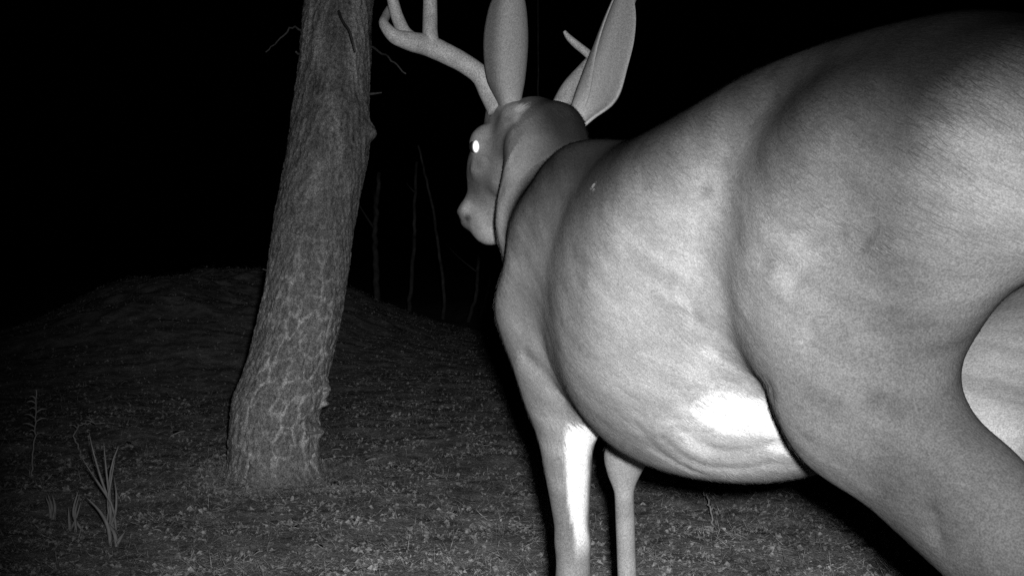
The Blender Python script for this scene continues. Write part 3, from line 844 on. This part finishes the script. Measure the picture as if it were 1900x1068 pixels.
# --- ears: cupped leaves with thickness, joined to the body's mesh
def ear(base_w, tip_w, width, cup_dir_w, twist, fat, prof, dark):
    """a rolled leaf from base to tip, open toward cup_dir"""
    base, tip = to_deer(base_w), to_deer(tip_w)
    axis_ = tip - base; L = np.linalg.norm(axis_); axis_ /= L
    o = vec_deer(np.asarray(cup_dir_w, float)); o -= axis_*np.dot(o, axis_); o /= np.linalg.norm(o)
    sdv = np.cross(axis_, o)
    n, m_ = 34, 25
    t = np.linspace(0, 1, n)
    half = width*0.5*spline([0, 0.1, 0.22, 0.36, 0.5, 0.7, 0.88, 0.96, 1.0], prof, t)
    arc = spline([0, 0.15, 0.4, 1.0], [2.75, 2.2, 1.45, 1.0], t)           # half opening angle of the roll
    V1, V2 = [], []
    for i in range(n):
        a = np.linspace(-1, 1, m_)*arc[i]
        rad = half[i]/max(np.sin(min(arc[i], np.pi/2)), 0.35)
        c = base + axis_*L*t[i] + o*0.02*math.sin(t[i]*math.pi)*twist
        out = c + rad*(np.sin(a)[:, None]*sdv + (1 - np.cos(a))[:, None]*o)
        nrm = -(np.sin(a)[:, None]*sdv - np.cos(a)[:, None]*o)            # toward roll axis
        th_ = fat*(0.35 + 0.65*np.cos(np.linspace(-1, 1, m_)*np.pi/2)**0.5)*(1 - 0.7*t[i])
        V1.append(out); V2.append(out + nrm*th_[:, None])
    V = np.concatenate(V1 + V2); off = n*m_
    i, j = np.meshgrid(np.arange(n-1), np.arange(m_-1), indexing='ij'); i = i.ravel(); j = j.ravel()
    q1 = np.stack([i*m_ + j, i*m_ + j + 1, (i+1)*m_ + j + 1, (i+1)*m_ + j], 1)
    q2 = q1[:, ::-1] + off
    k = np.arange(n - 1)
    e1_ = np.stack([k*m_, (k+1)*m_, off + (k+1)*m_, off + k*m_], 1)
    e2_ = np.stack([k*m_ + m_-1, off + k*m_ + m_-1, off + (k+1)*m_ + m_-1, (k+1)*m_ + m_-1], 1)
    j = np.arange(m_ - 1)
    e3_ = np.stack([(n-1)*m_ + j, (n-1)*m_ + j + 1, off + (n-1)*m_ + j + 1, off + (n-1)*m_ + j], 1)
    e4_ = np.stack([j + 1, j, off + j, off + j + 1], 1)
    inner = np.concatenate([np.zeros(off), np.ones(off)])
    tt = np.concatenate([np.repeat(t, m_)]*2); edge = np.concatenate([np.tile(np.linspace(-1, 1, m_)*dark, n)]*2)
    return V, np.concatenate([q1, q2, e1_, e2_, e3_, e4_]), inner, tt, edge
ear_L = ear(P(958, 246, 2.05), P(955, -48, 2.07), 0.084, np.array([-0.45, 0.90, 0.0]), 0.4, 0.012, [0.26, 0.32, 0.52, 0.85, 1.0, 0.98, 0.68, 0.36, 0.05], 1)
ear_R = ear(P(1050, 236, 2.085), P(1160, -36, 2.12), 0.090, np.array([0.72, -0.60, 0.15]), 0.4, 0.012, [0.34, 0.50, 0.78, 0.96, 1.0, 0.92, 0.6, 0.33, 0.05], 1)
AV, AQ, AC = [BV], [BQ], [cv]; off = len(BV)
for (ev, eq, inn, tt, ed) in (ear_L, ear_R):
    AV.append(ev); AQ.append(eq + off); off += len(ev)
    AC.append(0.165 + 0.05*inn + 0.10*np.exp(-((tt - 0.05)/0.12)**2) - 0.10*sstep(0.25, 0.75, ed)*(1 - inn) - 0.07*sstep(-0.1, 0.6, ed)*inn + 0.10*sstep(0.88, 1.0, np.abs(ed))*inn)
AV = np.concatenate(AV); AQ = np.concatenate(AQ); AC = np.clip(np.concatenate(AC), 0.010, 0.75)
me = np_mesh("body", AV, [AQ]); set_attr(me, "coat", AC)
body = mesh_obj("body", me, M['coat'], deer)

# --- fur: short guard hairs lying along the coat
def fur_flow(V, N):
    s, l, z = V[:, 0], V[:, 1], V[:, 2]
    f = np.stack([-np.ones(len(V)), 0*s, -0.55 + 0*s], 1)
    leg = sstep(0.66, 0.5, z)
    f = f*(1 - leg)[:, None] + leg[:, None]*np.array([-0.15, 0, -1.0])
    hd_ = s > 0.97
    f[hd_] = -FH + 0.2*UH
    f += RNG.normal(0, 0.13, f.shape)
    f -= N*(f*N).sum(1)[:, None]
    return f/(np.linalg.norm(f, axis=1)[:, None] + 1e-9)
def make_fur(n):
    tri = np.concatenate([BQ[:, [0, 1, 2]], BQ[:, [0, 2, 3]]])
    a = np.linalg.norm(np.cross(BV[tri[:, 1]] - BV[tri[:, 0]], BV[tri[:, 2]] - BV[tri[:, 0]]), axis=1)
    pick = RNG.choice(len(tri), n, p=a/a.sum()); t = tri[pick]
    r1 = np.sqrt(RNG.random(n))[:, None]; r2 = RNG.random(n)[:, None]
    wts = (1 - r1, r1*(1 - r2), r1*r2)
    p = sum(w*BV[t[:, k]] for k, w in enumerate(wts)); nn = sum(w*BN[t[:, k]] for k, w in enumerate(wts))
    nn /= np.linalg.norm(nn, axis=1)[:, None] + 1e-9
    c = sum(w[:, 0]*cv[t[:, k]] for k, w in enumerate(wts))*RNG.uniform(0.80, 1.20, n)
    f = fur_flow(p, nn)
    hd_ = (p[:, 0] > 0.97) | (p[:, 2] < 0.5)
    L = np.where(hd_, 0.007, 0.017)*RNG.uniform(0.6, 1.3, n); W = np.where(hd_, 0.0004, 0.0007)*RNG.uniform(0.7, 1.3, n)
    L = L*np.where((p[:, 0] < 0.06) & (p[:, 2] < 0.80), 0.5, 1.0)
    lift = RNG.uniform(0.03, 0.13, n)
    for q in (hit(957, 205), hit(968, 192), hit(1050, 205)):          # longer tufts round the ear roots
        if q is None: continue
        g = np.exp(-(np.linalg.norm(p - q, axis=1)/0.022)**2)
        L = L*(1 + 0.6*g); lift = lift + 0.08*g*RNG.random(n); c = c*(1 + 0.25*g)
    sd_ = np.cross(nn, f)
    root = p - nn*0.001; tip = root + f*L[:, None] + nn*(L*lift)[:, None]
    mid = root + f*(L*0.5)[:, None] + nn*(L*lift*0.65 + 0.0006)[:, None]
    V = np.stack([root - sd_*W[:, None], root + sd_*W[:, None], mid + sd_*(W*0.7)[:, None], mid - sd_*(W*0.7)[:, None], tip], 1).reshape(-1, 3)
    i = np.arange(n)*5
    me = np_mesh("fur", V, [np.stack([i+3, i+2, i+1, i], 1), np.stack([i+4, i+2, i+3], 1)])
    set_attr(me, "coat", np.repeat(c, 5))
    me.normals_split_custom_set_from_vertices(np.repeat(nn, 5, axis=0).tolist())
    return me
fo = mesh_obj("fur", make_fur(150000), M['fur'], deer)
fo["kind"] = "stuff"

# --- eyes
def ball(name, c, r, axes, mat, parent, seg=20, ring=12):
    u_ = np.linspace(0, 2*np.pi, seg, endpoint=False); v_ = np.linspace(0, np.pi, ring)
    U, Vv = np.meshgrid(u_, v_)
    q = np.stack([np.cos(Vv), np.sin(Vv)*np.cos(U), np.sin(Vv)*np.sin(U)], -1).reshape(-1, 3)*np.asarray(r)
    V = q @ np.asarray(axes)
    i, j = np.meshgrid(np.arange(ring-1), np.arange(seg), indexing='ij'); i = i.ravel(); j = j.ravel(); j2 = (j+1) % seg
    o = mesh_obj(name, np_mesh(name, V + c, [np.stack([i*seg + j, i*seg + j2, (i+1)*seg + j2, (i+1)*seg + j], 1)]), M[mat], parent)
    return o
eyeL = hit(883, 272) + vec_deer(ray_dir(883, 272))*0.007
eyeR = POLL + ((eyeL - POLL) @ FH)*FH - ((eyeL - POLL) @ LH)*LH + ((eyeL - POLL) @ UH)*UH
toflash = to_deer(np.array(flo.location)) - eyeL; toflash /= np.linalg.norm(toflash)
for c, sd in ((eyeL, 1), (eyeR, -1)):
    eo = ball("eye", c, (0.012, 0.012, 0.012), HB, 'eyeball', deer)
    ax0 = toflash if sd > 0 else LH*-1
    s_ = np.cross(np.array([0, 0, 1.0]), ax0); s_ /= np.linalg.norm(s_); t_ = np.cross(ax0, s_)
    if sd > 0:
        ball("shining_pupil", c + ax0*0.0105, (0.003, 0.0072, 0.0122), np.array([ax0, s_, t_]), 'tapetum', eo)

# --- antlers
def antler(paths, label=None):
    tubes = []
    for pts in paths:
        pp = np.array([list(to_deer(P(u, v, Y))) + [r] for (u, v, Y, r) in pts])
        n = 10*len(pts)
        c = curve_pts(pp, n); c[:, 3] = np.maximum(c[:, 3], 0.002)
        c[:, 3] *= 1 + 0.04*(fbm(np.arange(n)*0.25, np.arange(n)*0.0, 2, 4) - 0.4)
        tubes.append(tube(c, 14))
    v, q, t = join_tubes(tubes)
    return mesh_obj("antler", np_mesh("antler", v, [q, t]), M['antler'], deer)
K = 2.12/F_PX
antler([[(925, 205, 2.09, 20*K), (908, 172, 2.10, 19*K), (893, 142, 2.10, 18.5*K), (865, 120, 2.10, 18*K), (828, 100, 2.09, 19*K), (792, 84, 2.08, 19.5*K),
         (758, 76, 2.06, 17*K), (730, 66, 2.05, 13*K), (714, 48, 2.05, 9.5*K), (716, 30, 2.08, 8*K), (726, 12, 2.11, 7.5*K), (732, -15, 2.14, 6*K), (734, -50, 2.17, 2*K)],
        [(775, 80, 2.07, 14*K), (752, 62, 2.07, 12.5*K), (738, 34, 2.06, 11.5*K), (728, -2, 2.05, 10*K), (718, -45, 2.03, 7*K), (712, -80, 2.02, 2*K)],
        [(800, 92, 2.08, 18*K), (798, 66, 2.08, 14.5*K), (798, 30, 2.09, 13.5*K), (798, -5, 2.09, 12.5*K), (795, -60, 2.09, 9*K), (790, -120, 2.09, 2*K)]])
antler([[(1040, 200, 2.16, 19*K), (1058, 165, 2.18, 18*K), (1085, 132, 2.20, 16*K), (1118, 92, 2.22, 13*K), (1150, 42, 2.22, 11*K), (1178, -20, 2.22, 9*K), (1180, -90, 2.25, 3*K)],
        [(1105, 112, 2.20, 9*K), (1085, 95, 2.19, 8*K), (1064, 78, 2.18, 7*K), (1053, 67, 2.18, 5.5*K), (1047, 58, 2.18, 3*K)]])

# --- hooves
def hooves(c, pitch=0.0):
    for sd in (1, -1):
        pts = np.array([(-0.018, 0.0, 0.05, 0.015), (-0.008, 0, 0.035, 0.018), (0.012, 0, 0.018, 0.017), (0.04, -0.002*sd, 0.008, 0.008)])
        cc, s_ = math.cos(pitch), math.sin(pitch)
        R_ = np.array([[cc, 0, s_], [0, 1, 0], [-s_, 0, cc]])
        p3 = pts[:, :3] @ R_.T + np.array(c) + [0, 0.012*sd, 0]
        v, q, t = tube(np.column_stack([curve_pts(p3, 9), np.interp(np.linspace(0, 1, 9), np.linspace(0, 1, 4), pts[:, 3])]), 12)
        if pitch == 0: v[:, 2] = np.maximum(v[:, 2], c[2])
        mesh_obj("hoof", np_mesh("hoof", v, [q, t]), M['hoof'], deer)
hooves((0.648, 0.086, 0.004)); hooves((0.678, -0.088, 0.115), 0.9); hooves((-0.365, 0.098, 0.004)); hooves((0.078, -0.098, 0.004))
